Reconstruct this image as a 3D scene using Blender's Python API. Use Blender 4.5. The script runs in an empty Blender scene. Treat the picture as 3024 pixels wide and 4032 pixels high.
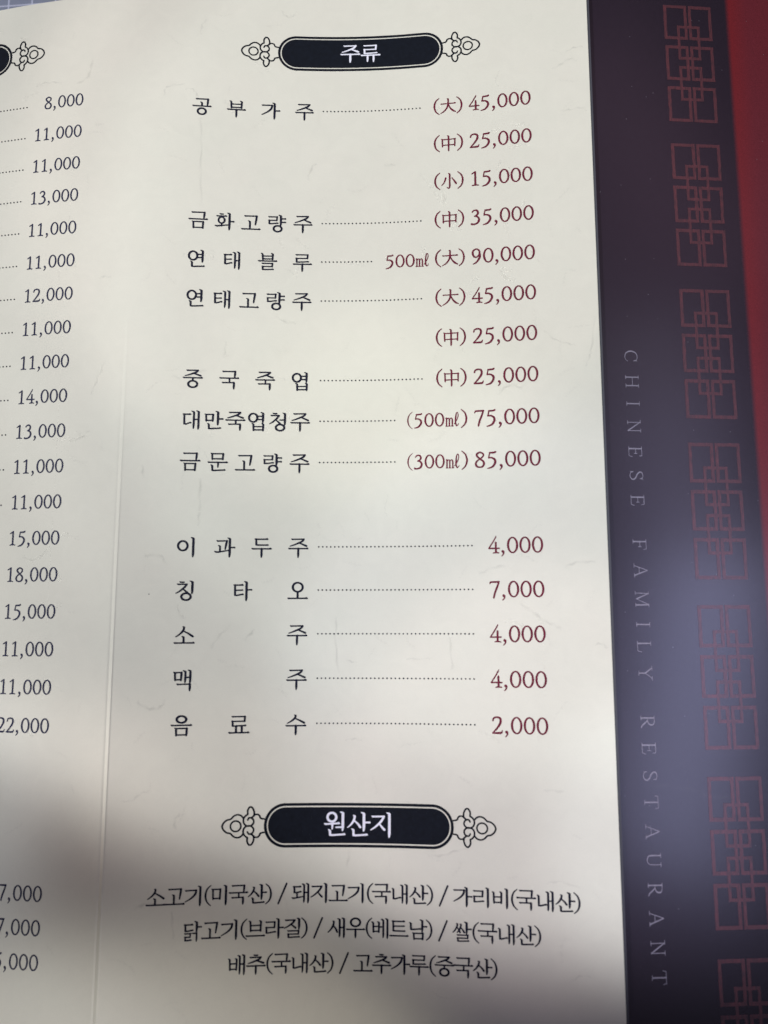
import bpy, math, random
import numpy as np
from mathutils import Matrix, Vector
D = bpy.data; SC = bpy.context.scene
random.seed(7)
U = 0.0135                      # metres per text row of the menu
# ---------------- camera, world, lamps, exposure ----------------
ROLL = math.radians(11.0)       # levels the menu on the table
RY = np.array([[math.cos(ROLL), 0, -math.sin(ROLL)], [0, 1, 0], [math.sin(ROLL), 0, math.cos(ROLL)]])
ZLIFT = 4.15                    # table at z = 0
OFF = np.array([-3.5, 10.0, 0.0])
def place(p):                   # menu units -> metres in the world
    q = np.asarray(p, float) @ RY.T + OFF; q[..., 2] += ZLIFT
    return q * U
RC = np.array([[0.9613572005682163, -0.0005860411899697993, -0.27530344979922455], [0.03860764650022473, 0.9904027953785303, 0.1327092782668332], [0.2725835331551489, -0.13820983851417284, 0.9521534844711368]])
CC = np.array([10.878557109160088, -12.777053557647818, 15.829308623670567])
cam = D.objects.new('camera', D.cameras.new('camera')); SC.collection.objects.link(cam)
M = Matrix((RY @ RC.T).tolist()).to_4x4(); M.translation = Vector(place(CC).tolist()); cam.matrix_world = M
cam.data.sensor_fit = 'HORIZONTAL'; cam.data.sensor_width = 36.0; cam.data.lens = 3157.685/3024*36
cam.data.clip_start = 0.005; cam.data.clip_end = 50
cam.data.dof.use_dof = True; cam.data.dof.focus_distance = 0.272; cam.data.dof.aperture_fstop = 15
SC.camera = cam
w = D.worlds.new('World'); SC.world = w; w.use_nodes = True
bg = w.node_tree.nodes['Background']; bg.inputs[0].default_value = (0.86, 0.84, 0.80, 1); bg.inputs[1].default_value = 0.12
SC.view_settings.view_transform = 'Standard'; SC.view_settings.look = 'None'; SC.view_settings.exposure = 0; SC.view_settings.gamma = 1
def lamp(name, kind, loc, target, power, color, **k):
    l = D.lights.new(name, kind); l.energy = power; l.color = color
    for a, b in k.items(): setattr(l, a, b)
    o = D.objects.new(name, l); SC.collection.objects.link(o); o.location = loc
    o.rotation_euler = (Vector(target)-Vector(loc)).to_track_quat('-Z', 'Y').to_euler(); return o
lamp('window_light', 'AREA', (0.45, -0.11999999999999994, 0.53), (0.15, -0.04799999999999998, 0.03), 0.3756, (0.5864, 0.6254, 1.0000), shape='RECTANGLE', size=0.300, size_y=0.080)
lamp('window_light', 'AREA', (0.45, 0.04000000000000009, 0.53), (0.15, 0.01600000000000004, 0.03), 0.0522, (0.5000, 0.5278, 1.0000), shape='RECTANGLE', size=0.300, size_y=0.080)
lamp('window_light', 'AREA', (0.45, 0.1200000000000001, 0.53), (0.15, 0.04800000000000004, 0.03), 0.0847, (0.8024, 0.7262, 1.0000), shape='RECTANGLE', size=0.300, size_y=0.080)
lamp('window_light', 'AREA', (0.45, 0.28000000000000014, 0.53), (0.15, 0.11200000000000006, 0.03), 0.0105, (1.0000, 0.5000, 0.9044), shape='RECTANGLE', size=0.300, size_y=0.080)
lamp('window_light', 'AREA', (0.45, 0.44000000000000017, 0.53), (0.15, 0.17600000000000007, 0.03), 0.0345, (1.0000, 0.6018, 0.8250), shape='RECTANGLE', size=0.300, size_y=0.080)
lamp('added_spot', 'SPOT', (-0.4, 0.1, 0.6), (0.08, 0.2, 0.02), 13.541, (0.9511, 0.9643, 1.0000), spot_size=0.9076, spot_blend=0.15, shadow_soft_size=.012)  # spots added without real fittings; their cones shape the uneven light and shadow band
lamp('added_spot', 'SPOT', (-0.4, 0.1, 0.6), (0.05, 0.030000000000000006, 0.02), 3.297, (0.9068, 1.0000, 0.8000), spot_size=0.1368, spot_blend=1.00, shadow_soft_size=.012)
lamp('added_spot', 'SPOT', (-0.4, 0.1, 0.6), (-0.08, -0.1, 0.02), 6.315, (0.8126, 0.8879, 1.0000), spot_size=0.1222, spot_blend=1.00, shadow_soft_size=.012)
lamp('added_spot', 'SPOT', (0.1, 0.2, 0.8), (0.1, 0.07999999999999999, 0.02), 4.185, (0.8791, 0.9971, 1.0000), spot_size=0.4310, spot_blend=0.15, shadow_soft_size=.012)
lamp('added_spot', 'SPOT', (-0.4, 0.1, 0.6), (0.05, -0.14, 0.02), 1.927, (1.0000, 0.9487, 0.8000), spot_size=0.0855, spot_blend=1.00, shadow_soft_size=.012)
lamp('added_spot', 'SPOT', (0.1, -0.3, 0.6), (-0.16, -0.27999999999999997, 0.02), 3.816, (0.8306, 0.8887, 1.0000), spot_size=0.6353, spot_blend=0.40, shadow_soft_size=.012)
lamp('added_spot', 'SPOT', (0.1, -0.3, 0.6), (-0.07999999999999999, -0.24, 0.02), 1.498, (0.9326, 0.9317, 1.0000), spot_size=0.4538, spot_blend=0.40, shadow_soft_size=.012)
lamp('added_spot', 'SPOT', (0.1, 0.2, 0.8), (0.12, -0.11, 0.02), 6.878, (0.8000, 0.8917, 1.0000), spot_size=0.1047, spot_blend=0.50, shadow_soft_size=.012)
lamp('added_spot', 'SPOT', (0.1, -0.3, 0.6), (-0.03999999999999999, -0.24, 0.02), 4.067, (1.0000, 0.9353, 0.8000), spot_size=0.4538, spot_blend=0.40, shadow_soft_size=.012)
lamp('added_spot', 'SPOT', (0.1, 0.2, 0.8), (0.07999999999999999, -0.09, 0.02), 4.149, (1.0000, 0.8000, 0.8000), spot_size=0.1710, spot_blend=0.50, shadow_soft_size=.012)
lamp('added_spot', 'SPOT', (0.1, 0.2, 0.8), (0.020000000000000004, 0.12, 0.02), 3.073, (1.0000, 0.8438, 0.8000), spot_size=0.3079, spot_blend=0.15, shadow_soft_size=.012)
lamp('added_spot', 'SPOT', (-0.4, 0.1, 0.6), (0.010000000000000002, -0.1, 0.02), 4.622, (1.0000, 0.8804, 0.8000), spot_size=0.1222, spot_blend=1.00, shadow_soft_size=.012)
lamp('added_spot', 'SPOT', (0.1, 0.2, 0.8), (0.08, -0.06, 0.02), 4.490, (0.8000, 0.8000, 1.0000), spot_size=0.2269, spot_blend=0.50, shadow_soft_size=.012)
lamp('added_spot', 'SPOT', (-0.4, 0.1, 0.6), (-0.04, -0.1, 0.02), 3.300, (1.0000, 0.8500, 0.8000), spot_size=0.1222, spot_blend=1.00, shadow_soft_size=.012)
lamp('added_spot', 'SPOT', (0.1, 0.2, 0.8), (0.060000000000000005, 0.07999999999999999, 0.02), 2.680, (0.9569, 1.0000, 0.9990), spot_size=0.4310, spot_blend=0.15, shadow_soft_size=.012)
bg.inputs[0].default_value = (0.0300, 0.0260, 0.0240, 1); bg.inputs[1].default_value = 1.0

# ---- lettering: brush-stroke glyphs drawn as width-varying strokes in a 100 x 100 em (y down) ----
def catmull(P, n=6):
    P = [tuple(map(float, p)) for p in P]
    if len(P) < 3: return P
    Q = [P[0]] + P + [P[-1]]; out = []
    for i in range(1, len(Q) - 2):
        a, b, c, d = (np.array(q) for q in Q[i-1:i+3])
        for k in range(n):
            t = k / n
            out.append(tuple(0.5*((2*b) + (-a+c)*t + (2*a-5*b+4*c-d)*t*t + (-a+3*b-3*c+d)*t**3)))
    out.append(P[-1]); return out
def L_(*P): return [('s', list(P))]
def C_(*P): return [('s', catmull(P))]
def bar(x0, x1, y, r=0, w=4.6):
    return L_((x0, y-1.2, 2.6), (x0+4, y+.4, w+1.4), (x0+12, y+.4, w), (x1-10, y-r, w), (x1-4, y-r-.9, w+3), (x1, y-r+.2, w-.6))
def stem(x, y0, y1, w=9.2):          # free vertical with a brush head at the top left, pointed foot
    return L_((x-11, y0, 2.4), (x-3, y0+2.6, 5.5), (x, y0+6, w), (x-.3, y1-16, w), (x-1.2, y1-4, w*.66), (x-2, y1, 2.2))
def down(x, y0, y1, w=8.6):          # vertical hanging from a bar, pointed foot
    return L_((x, y0, w*.9), (x, y1-14, w), (x-.5, y1-3, w*.62), (x-1, y1, 2.4))
def post(x, y0, y1, w=8, head=True): # short vertical standing on a bar
    return (L_((x-8, y0, 2.4), (x-2, y0+2.4, 5.2), (x, y0+5, w)) if head else []) + L_((x, y0+(5 if head else 0), w), (x, y1, w*.92))
def ring(cx, cy, rx, ry, wv=8.4, wh=6.2):
    P = []
    for k in range(29):
        a = 2*math.pi*k/28; P.append((cx+rx*math.cos(a), cy+ry*math.sin(a), wh+(wv-wh)*abs(math.cos(a))**1.5))
    return [('s', P)]
def giyeok(x0, x1, y, y1, lean=4, foot=4.5):
    return L_((x0, y-1.5, 2.6), (x0+4, y+.4, 6), (x0+12, y, 4.4), (x1-6, y-1, 4.4), (x1-1, y-1, 7.5)) + L_((x1-1, y, 8), (x1-1-lean*.5, (y+y1)/2, 8), (x1-1-lean, y1, foot))
def giyeok_f(x0, x1, y, y1):
    return L_((x0, y-1.5, 2.6), (x0+4, y+.4, 6), (x0+12, y, 4.4), (x1-6, y-1, 4.4), (x1-1, y-1, 7)) + down(x1-1, y, y1)
def giyeok_d(x0, x1, y, y1):
    return L_((x0, y-1, 2.6), (x0+4, y+.6, 6), (x0+12, y, 4.4), (x1-6, y-1, 4.4), (x1-1, y-1, 7)) + C_((x1-1, y, 8), (x1-7, y+(y1-y)*.35, 8), (x0+(x1-x0)*.52, y+(y1-y)*.7, 5.5), (x0, y1, 2.2))
def nieun(x0, x1, y0, y1, r=3, w=8):
    return L_((x0-6, y0, 2.4), (x0-1, y0+2.5, 5), (x0+1, y0+6, w), (x0+1.5, y1-3, w*.9)) + L_((x0+1, y1-1, 6), (x0+10, y1, 5.4), (x1-8, y1-r, 5), (x1-3, y1-r-.8, 6.8), (x1, y1-r, 3.4))
def digeut(x0, x1, y0, y1, r=2):
    return bar(x0-4, x1-2, y0) + L_((x0+2, y0, 7), (x0+3, y1-2, 7.6)) + L_((x0+2, y1-1, 5.5), (x0+12, y1, 5), (x1-8, y1-r, 4.8), (x1-3, y1-r-.8, 6.6), (x1, y1-r, 3.4))
def rieul(x0, x1, y0, y1, r=2, w=7):
    m = (y0+y1)/2
    return L_((x0, y0-1.5, 2.6), (x0+4, y0+.3, 5.4), (x0+12, y0, 4), (x1-8, y0-.5, 4), (x1-3, y0-.5, 6.6)) + L_((x1-3.5, y0, w), (x1-5, m, w-1)) \
        + L_((x0, m-1, 2.6), (x0+4, m+.3, 5), (x0+12, m, 4), (x1-5, m-.5, 4)) + L_((x0+3.5, m, w), (x0+4.5, y1-1, w)) \
        + L_((x0+3, y1-1, 5), (x0+12, y1, 4.6), (x1-8, y1-r, 4.4), (x1-2, y1-r-.8, 6.4), (x1+2, y1-r, 3.2))
def mieum(x0, x1, y0, y1):
    return L_((x0-5, y0-2, 2.6), (x0+1, y0+1, 6.6), (x0+2.5, y1+2, 6.6), (x0+2.5, y1+3, 5)) + L_((x0, y0+.5, 4.6), (x1-6, y0-.3, 4.2), (x1-1, y0-.3, 6)) \
        + L_((x1-2, y0, 8), (x1-4, y1+2, 7)) + L_((x0+2, y1, 4.4), (x1-4, y1-.5, 4.4))
def bieup(x0, x1, y0, y1):
    return L_((x0-6, y0, 2.4), (x0, y0+2.5, 5.4), (x0+1.5, y0+6, 7.6), (x0+3, y1+2, 6.8)) + L_((x1-9, y0-1, 2.4), (x1-3, y0+1.6, 5.4), (x1-1, y0+5, 8), (x1-2.5, y1+2, 7)) \
        + L_((x0+2, y0+(y1-y0)*.48, 4), (x1-2, y0+(y1-y0)*.46, 4)) + L_((x0+3, y1-.5, 4.4), (x1-2, y1-1, 4.4))
def siot(x0, x1, y0, y1, ax=None, w=7.5):
    ax = x0+(x1-x0)*.5 if ax is None else ax
    return L_((ax-5, y0, 2.4), (ax+1, y0+3, 6.2)) + C_((ax+1, y0+3, 6.6), (ax-3, y0+(y1-y0)*.38, w), (x0+(ax-x0)*.5, y0+(y1-y0)*.74, 5.4), (x0, y1, 2.2)) \
        + C_((ax-2, y0+(y1-y0)*.42, 3.4), (ax+(x1-ax)*.5, y0+(y1-y0)*.68, 6), (x1-3, y1-2.5, 7.6), (x1-1, y1-2, 4))
def jieut(x0, x1, y0, y1, bx0=None, bx1=None):
    bx0 = x0+6 if bx0 is None else bx0; bx1 = x1-12 if bx1 is None else bx1
    return L_((bx0, y0-1, 2.6), (bx0+4, y0+.8, 5.6), (bx0+12, y0+.4, 4.4), (bx1-6, y0-.4, 4.4), (bx1-2, y0, 6.8)) \
        + C_((bx1-2, y0+.5, 6.8), (bx1-14, y0+(y1-y0)*.36, 7), (x0+(bx1-x0)*.35, y0+(y1-y0)*.76, 5), (x0, y1, 2.2)) \
        + C_((x0+(bx1-x0)*.6, y0+(y1-y0)*.5, 3.4), (x0+(x1-x0)*.76, y0+(y1-y0)*.74, 5.8), (x1-3, y1-2, 7.4), (x1-1, y1-2, 4))
def chieut(x0, x1, y0, y1, **k):
    c = (x0+x1)/2-2
    return L_((c-10, y0-1, 2.6), (c-5, y0+1, 5), (c+8, y0+1, 5.4), (c+11, y0+.6, 3)) + jieut(x0, x1, y0+11, y1, **k)
def tieut(x0, x1, y0, y1, r=2):
    m = (y0+y1)/2
    return digeut(x0, x1, y0, y1, r) + L_((x0+2, m+.5, 4.2), (x1-9, m-.5, 4.2), (x1-5, m-1.2, 5.6), (x1-3, m-.8, 3))
def hieut(cx, y0, y1, hw):
    ry = (y1-y0-24)/2+2
    return L_((cx-9, y0-1, 2.6), (cx-5, y0+1, 5), (cx+6, y0+1, 5), (cx+9, y0+.6, 3)) + bar(cx-hw, cx+hw, y0+12, 0, 4.2) + ring(cx, y1-ry-2, hw*.62, ry, 7.6, 5.2)
def ieung(cx, cy, r, ry=None): return ring(cx, cy, r, ry or r)
def tick(x, y, n=13): return L_((x, y, 4.6), (x+n-5, y-.6, 5), (x+n-2, y-.4, 6.6), (x+n, y, 3.6))
def arm(x0, x1, y): return L_((x0, y+.6, 2.6), (x0+5, y+.6, 4.6), (x1, y, 4.4))
G = {}
G['주'] = jieut(8, 93, 5, 41, 16, 80) + bar(1, 99, 53) + down(50, 53, 99)
G['류'] = rieul(15, 82, 6, 50) + bar(1, 99, 60) + down(35, 60, 96, 7.6) + down(66, 60, 98, 7.6)
G['공'] = giyeok(18, 84, 5, 40) + post(50, 23, 44, 7.4) + bar(1, 99, 46) + ring(50, 77, 22, 18)
G['부'] = bieup(20, 80, 4, 42) + bar(1, 99, 54) + down(50, 54, 99)
G['가'] = giyeok_d(3, 60, 18, 74) + stem(72, 3, 99) + tick(76, 49, 24)
G['금'] = giyeok(16, 84, 6, 40, 3) + bar(1, 99, 44) + mieum(24, 79, 59, 92)
G['화'] = hieut(34, 8, 63, 26) + post(35, 62, 76, 6.4, False) + L_((2, 76, 4), (10, 77.5, 6), (72, 69, 4)) + stem(76, 2, 99) + tick(80, 50, 20)
G['고'] = giyeok(16, 82, 13, 62, 7) + post(45, 40, 85, 7.8) + bar(1, 99, 87)
G['량'] = rieul(5, 54, 12, 52, 4, 6.6) + stem(71, 1, 64) + tick(75, 22, 22) + tick(75, 42, 22) + ring(54, 79, 21.5, 17)
G['연'] = ring(30, 32, 22, 24) + arm(50, 76, 24) + arm(50, 76, 42) + stem(80, 1, 68) + nieun(24, 90, 64, 93)
G['태'] = tieut(9, 48, 18, 70, 6) + stem(64, 4, 94, 7.8) + arm(64, 82, 50) + stem(86, 1, 99, 8.4)
G['블'] = bieup(22, 79, 2, 34) + bar(1, 99, 45) + rieul(21, 80, 59, 94)
G['루'] = rieul(15, 82, 5, 46) + bar(1, 99, 58) + down(50, 58, 99)
G['중'] = jieut(10, 91, 4, 34, 18, 78) + bar(1, 99, 44) + post(50, 45, 60, 6, False) + ring(50, 78, 23, 17.5)
G['국'] = giyeok(16, 82, 5, 38, 3) + bar(1, 99, 40) + post(52, 42, 62, 6.4, False) + giyeok_f(15, 76, 65, 99)
G['죽'] = jieut(10, 91, 4, 34, 18, 78) + bar(1, 99, 45) + post(52, 46, 64, 6.4, False) + giyeok_f(15, 76, 67, 99)
G['엽'] = ring(30, 30, 21.5, 22.5) + arm(50, 76, 21) + arm(50, 76, 39) + stem(81, 1, 56) + bieup(30, 84, 61, 95)
G['대'] = digeut(11, 48, 20, 72, 7) + stem(62, 3, 95, 7.8) + arm(62, 82, 46) + stem(86, 1, 99, 8.4)
G['만'] = mieum(11, 50, 18, 50) + stem(73, 1, 74) + tick(77, 41, 22) + nieun(26, 88, 66, 93)
G['청'] = chieut(4, 60, 5, 60, bx1=54) + arm(55, 78, 39) + stem(83, 2, 66) + ring(58, 80, 22, 16.5)
G['문'] = mieum(20, 79, 5, 32) + bar(1, 99, 50) + down(52, 50, 76, 7) + nieun(22, 88, 64, 93)
G['이'] = ring(28, 43, 23.5, 24) + stem(80, 1, 99)
G['과'] = giyeok(11, 62, 17, 58, 8) + post(27, 40, 72, 6.6) + L_((1, 70, 3), (8, 73, 6), (20, 73.5, 5), (72, 64, 4)) + stem(76, 1, 99) + tick(80, 50, 22)
G['두'] = digeut(20, 83, 6, 36, 0) + bar(1, 99, 55) + down(50, 55, 99)
G['칭'] = chieut(2, 62, 6, 62, bx1=56) + stem(82, 1, 64) + ring(52, 79, 23, 17)
G['타'] = tieut(12, 56, 20, 72, 5) + stem(72, 2, 99) + tick(76, 44, 22)
G['오'] = ring(50, 30, 25, 23) + post(50, 54, 84, 8.4, False) + bar(1, 99, 86)
G['소'] = siot(8, 93, 8, 58, 47) + post(47, 56, 86, 7.6) + bar(1, 99, 88)
G['맥'] = mieum(10, 45, 13, 48) + stem(62, 4, 62, 7.6) + arm(62, 82, 36) + stem(86, 1, 66, 8.2) + giyeok_f(22, 86, 70, 101)
G['음'] = ring(50, 19, 23, 16) + bar(1, 99, 47) + mieum(24, 79, 62, 93)
G['료'] = rieul(15, 82, 9, 54) + post(36, 54, 84, 7.4, False) + post(64, 54, 84, 7.4, False) + bar(1, 99, 86)
G['수'] = siot(8, 93, 3, 43, 48) + bar(1, 99, 55) + down(50, 55, 99)
G['원'] = ring(35, 22, 19, 17.5) + bar(3, 68, 49, 2) + down(37, 49, 70, 6.6) + arm(52, 78, 62) + stem(83, 1, 76) + nieun(26, 92, 72, 94)
G['산'] = siot(3, 60, 14, 62, 33) + stem(74, 2, 77) + tick(78, 42, 22) + nieun(27, 88, 68, 94)
G['기'] = giyeok_d(4, 62, 22, 78) + stem(82, 1, 99)
G['지'] = jieut(3, 64, 16, 70, 8, 62) + stem(84, 1, 99)
G['미'] = mieum(14, 56, 20, 66) + stem(84, 1, 99)
G['돼'] = digeut(11, 50, 17, 47, 4) + post(28, 48, 72, 6.2, False) + L_((1, 72, 3), (7, 74.5, 6), (18, 74, 4.8), (58, 67, 3.6)) + stem(66, 3, 95, 7.4) + arm(66, 83, 46) + stem(88, 1, 99, 8.2)
G['내'] = nieun(14, 54, 22, 74, 6) + stem(64, 4, 95, 7.8) + arm(64, 84, 48) + stem(87, 1, 99, 8.4)
G['리'] = rieul(8, 60, 18, 72, 4, 7.4) + stem(84, 1, 99)
G['비'] = bieup(13, 56, 18, 70) + stem(84, 1, 99)
G['닭'] = digeut(13, 56, 18, 50, 4) + stem(75, 2, 56) + tick(79, 30, 20) + rieul(12, 46, 62, 96, 2, 5.6) + L_((52, 60, 3), (58, 61, 4.4), (74, 60, 6)) + down(75, 60, 100, 7.4)
G['브'] = bieup(22, 80, 10, 58) + bar(1, 99, 84)
G['라'] = rieul(5, 56, 18, 72, 5, 7.2) + stem(73, 1, 99) + tick(77, 46, 22)
G['질'] = jieut(4, 66, 10, 50, 9, 62) + stem(83, 1, 56) + rieul(22, 84, 64, 96)
G['새'] = siot(3, 54, 16, 72, 33) + stem(65, 4, 95, 7.8) + arm(65, 84, 48) + stem(88, 1, 99, 8.4)
G['우'] = ring(50, 22, 25, 20) + bar(1, 99, 57) + down(50, 57, 99)
G['베'] = bieup(10, 44, 18, 66) + arm(44, 62, 42) + stem(66, 4, 95, 7.6) + stem(88, 1, 99, 8.2)
G['트'] = tieut(17, 82, 12, 60, 0) + bar(1, 99, 84)
G['남'] = nieun(13, 66, 16, 50, 4) + stem(75, 1, 62) + tick(79, 34, 20) + mieum(28, 80, 68, 95)
G['쌀'] = siot(2, 42, 10, 54, 26, 5.8) + siot(24, 64, 12, 54, 45, 5.8) + stem(75, 1, 60) + tick(79, 36, 20) + rieul(24, 84, 66, 96, 2, 6)
G['배'] = bieup(11, 50, 20, 72) + stem(65, 4, 95, 7.8) + arm(65, 84, 46) + stem(88, 1, 99, 8.4)
G['추'] = chieut(9, 92, 5, 46, bx0=18, bx1=78) + bar(1, 99, 58) + down(50, 58, 99)
# Chinese characters, measure signs and punctuation
G['大'] = bar(2, 98, 34, 0, 4.4) + L_((44, 1, 3), (50, 4, 8), (50, 34, 8.4)) + C_((50, 34, 8.4), (44, 58, 8), (26, 82, 6), (0, 98, 2.2)) + C_((50, 36, 4), (62, 62, 6.6), (80, 82, 9), (99, 92, 3.4))
G['中'] = L_((4, 20, 2.6), (9, 23, 6.4), (10, 68, 6.4), (10, 72, 5)) + L_((9, 25, 4), (88, 24, 4), (93, 23, 6)) + L_((91, 24, 7), (90, 70, 6)) + L_((10, 62, 4.2), (91, 62, 4.2)) + L_((42, 0, 2.6), (48, 3, 6.4), (50, 8, 8.6), (50, 96, 7.6), (49, 101, 3))
G['小'] = L_((46, 1, 2.6), (53, 5, 7), (54, 12, 8.6), (54, 88, 8.6), (50, 97, 7), (44, 98, 4), (36, 91, 2)) + C_((28, 30, 8), (26, 40, 8), (16, 62, 5), (2, 78, 2.2)) + C_((68, 30, 3), (78, 44, 6), (92, 64, 9.5), (96, 72, 5))
G['('] = C_((44, -2, 2.6), (24, 18, 5.6), (16, 50, 8), (24, 82, 5.6), (44, 102, 2.6))
G[')'] = C_((16, -2, 2.6), (36, 18, 5.6), (44, 50, 8), (36, 82, 5.6), (16, 102, 2.6))
G['/'] = L_((52, 0, 6.6), (8, 100, 6.6))
# numerals: em 100 tall = digit height, drawn about x = 0..70
G['0'] = ring(35, 50, 27, 45.5, 10.5, 6)
G['1'] = L_((14, 17, 3), (20, 14, 6), (36, 4, 5)) + L_((38, 4, 10), (38, 94, 10.5)) + L_((18, 97, 5), (30, 94.5, 6), (46, 94.5, 6), (58, 97, 5))
G['2'] = C_((9, 24, 7), (14, 10, 7), (32, 4, 8), (50, 10, 10), (54, 28, 11), (46, 48, 10), (28, 72, 7.5), (8, 93, 5)) + L_((7, 95, 7), (50, 94, 10.5), (58, 92, 8), (63, 80, 3.4))
G['3'] = C_((12, 16, 6), (22, 5, 7), (40, 5, 9.5), (49, 20, 10.5), (42, 36, 9), (26, 44, 4.4)) + C_((26, 45, 4.4), (46, 50, 9), (55, 70, 11.5), (44, 91, 10), (24, 99, 8), (8, 98, 9.5), (6, 95, 8))
G['4'] = L_((46, 2, 5), (26, 36, 5), (4, 68, 5)) + L_((4, 69, 6.4), (66, 69, 6.4)) + L_((46, 34, 9), (46, 92, 10)) + L_((30, 97, 4.4), (40, 95, 6), (54, 95, 6), (64, 97, 4.4)) + L_((48, -4, 3), (43, 8, 5.4))
G['5'] = L_((20, 9, 8), (48, 8, 9), (55, 4, 9)) + L_((20, 8, 5.4), (13, 40, 5.4)) + C_((13, 41, 6), (32, 40, 8), (50, 52, 11), (52, 72, 11.5), (38, 94, 9.5), (20, 103, 7), (6, 106, 3.4))
G['7'] = L_((6, 18, 2.6), (9, 9, 6.6), (14, 7, 8), (60, 6, 9)) + C_((60, 6, 7), (48, 40, 9), (36, 70, 9.5), (28, 101, 8))
G['8'] = C_((35, 3, 6.6), (17, 12, 9), (15, 26, 10), (34, 45, 8.5), (53, 60, 9.5), (58, 76, 10.5), (50, 92, 9), (34, 97, 6.6), (15, 92, 9), (8, 76, 9.5), (14, 60, 7.5), (34, 45, 6), (52, 30, 7), (53, 14, 8), (35, 3, 6.6))
G['9'] = C_((53, 38, 8), (52, 16, 9), (35, 3, 6.6), (15, 13, 9.5), (10, 32, 10.5), (18, 52, 9), (34, 58, 6.6), (53, 40, 6)) + C_((54, 30, 9.5), (55, 56, 11), (42, 82, 9), (26, 97, 6.6), (12, 103, 3.4))
G['6'] = C_((16, 60, 8), (20, 84, 9), (36, 97, 6.6), (55, 86, 9.5), (60, 66, 10.5), (52, 47, 9), (36, 42, 6.6), (17, 58, 6)) + C_((15, 68, 9.5), (14, 44, 11), (26, 18, 9), (44, 4, 6.6), (58, -2, 3.4))
G[','] = L_((14, 88, 13.5), (16, 90, 13.5)) + C_((18, 90, 10), (19, 100, 7), (13, 110, 4.6), (7, 116, 2.6))
G['㎖'] = L_((2, 42, 3), (8, 40, 6)) + L_((9, 40, 9), (9, 96, 9)) + C_((10, 54, 4), (18, 42, 6), (26, 44, 8), (28, 56, 9)) + L_((28, 54, 9), (28, 96, 9)) + C_((29, 54, 4), (37, 42, 6), (45, 44, 8), (48, 56, 9)) + L_((48, 54, 9), (48, 96, 9)) \
    + L_((2, 97, 4.4), (16, 97, 4.4)) + L_((21, 97, 4.4), (35, 97, 4.4)) + L_((41, 97, 4.4), (55, 97, 4.4)) + C_((60, 84, 4), (76, 60, 5), (88, 28, 5.6), (86, 6, 5), (78, 6, 6.4), (72, 30, 9), (70, 70, 9.6), (76, 95, 8), (86, 90, 5), (91, 80, 3))
# Latin capitals of the cover, thin serif, height 100
def sf(x, y, n=9, w=4): return L_((x-n, y, w), (x+n, y, w))
G['C'] = C_((76, 30, 4), (70, 10, 4), (48, 2, 5), (20, 14, 7), (8, 50, 9.5), (20, 86, 7), (48, 98, 5), (68, 92, 4), (80, 76, 4)) + L_((77, 4, 4), (77, 32, 4.6))
G['H'] = L_((16, 0, 8.5), (16, 100, 8.5)) + L_((76, 0, 8.5), (76, 100, 8.5)) + L_((16, 48, 4.4), (76, 48, 4.4)) + sf(16, 1, 13) + sf(16, 99, 13) + sf(76, 1, 13) + sf(76, 99, 13)
G['I'] = L_((46, 0, 8.8), (46, 100, 8.8)) + sf(46, 1, 15) + sf(46, 99, 15)
G['N'] = L_((18, 2, 5), (18, 100, 5)) + L_((16, 2, 7), (76, 98, 9)) + L_((76, 0, 5), (76, 99, 5)) + sf(13, 1, 12) + sf(18, 99, 13) + sf(76, 1, 13)
G['E'] = L_((24, 0, 9), (24, 100, 9)) + L_((10, 1, 4.4), (72, 1, 4.4), (75, 22, 4)) + L_((24, 48, 4.4), (58, 48, 4.4)) + L_((58, 36, 4), (58, 60, 4)) + L_((10, 99, 4.4), (74, 99, 4.4), (80, 74, 4))
G['F'] = L_((24, 0, 9), (24, 100, 9)) + L_((10, 1, 4.4), (74, 1, 4.4), (77, 22, 4)) + L_((24, 48, 4.4), (58, 48, 4.4)) + L_((58, 36, 4), (58, 60, 4)) + sf(24, 99, 14)
G['S'] = C_((66, 24, 4), (60, 6, 4.6), (42, 1, 5), (24, 8, 8), (20, 24, 9), (34, 42, 9), (58, 56, 9.5), (70, 74, 9), (62, 92, 7), (42, 99, 5), (24, 92, 4.6), (16, 72, 4)) + L_((66, 2, 3.4), (66, 26, 4)) + L_((16, 72, 4), (16, 98, 3.4))
G['A'] = L_((46, 0, 5), (14, 99, 4.6)) + L_((46, 0, 7), (80, 99, 9)) + L_((26, 62, 4.4), (66, 62, 4.4)) + sf(14, 99, 13) + sf(80, 99, 13)
G['M'] = L_((12, 0, 4.6), (10, 99, 4.6)) + L_((12, 0, 7), (48, 92, 8)) + L_((86, 0, 4.6), (48, 92, 4.6)) + L_((86, 0, 9), (88, 99, 9)) + sf(8, 1, 10) + sf(10, 99, 12) + sf(90, 1, 10) + sf(88, 99, 12)
G['L'] = L_((24, 0, 9), (24, 100, 9)) + sf(24, 1, 14) + L_((10, 99, 4.4), (72, 99, 4.4), (80, 70, 4))
G['Y'] = L_((14, 2, 8.5), (46, 52, 8.5)) + L_((80, 2, 4.6), (46, 52, 4.6)) + L_((46, 52, 8.6), (46, 100, 8.6)) + sf(14, 1, 14) + sf(80, 1, 13) + sf(46, 99, 15)
G['R'] = L_((22, 0, 9), (22, 100, 9)) + C_((10, 1, 4.4), (40, 1, 4.4), (62, 8, 7), (66, 26, 9), (58, 44, 7), (38, 51, 4.6), (24, 51, 4.4)) + C_((38, 51, 6), (54, 70, 8), (72, 93, 8), (86, 99, 4)) + sf(22, 99, 13)
G['T'] = L_((46, 0, 9), (46, 100, 9)) + L_((6, 24, 4), (10, 1, 4.4), (82, 1, 4.4), (86, 24, 4)) + sf(46, 99, 15)
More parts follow.
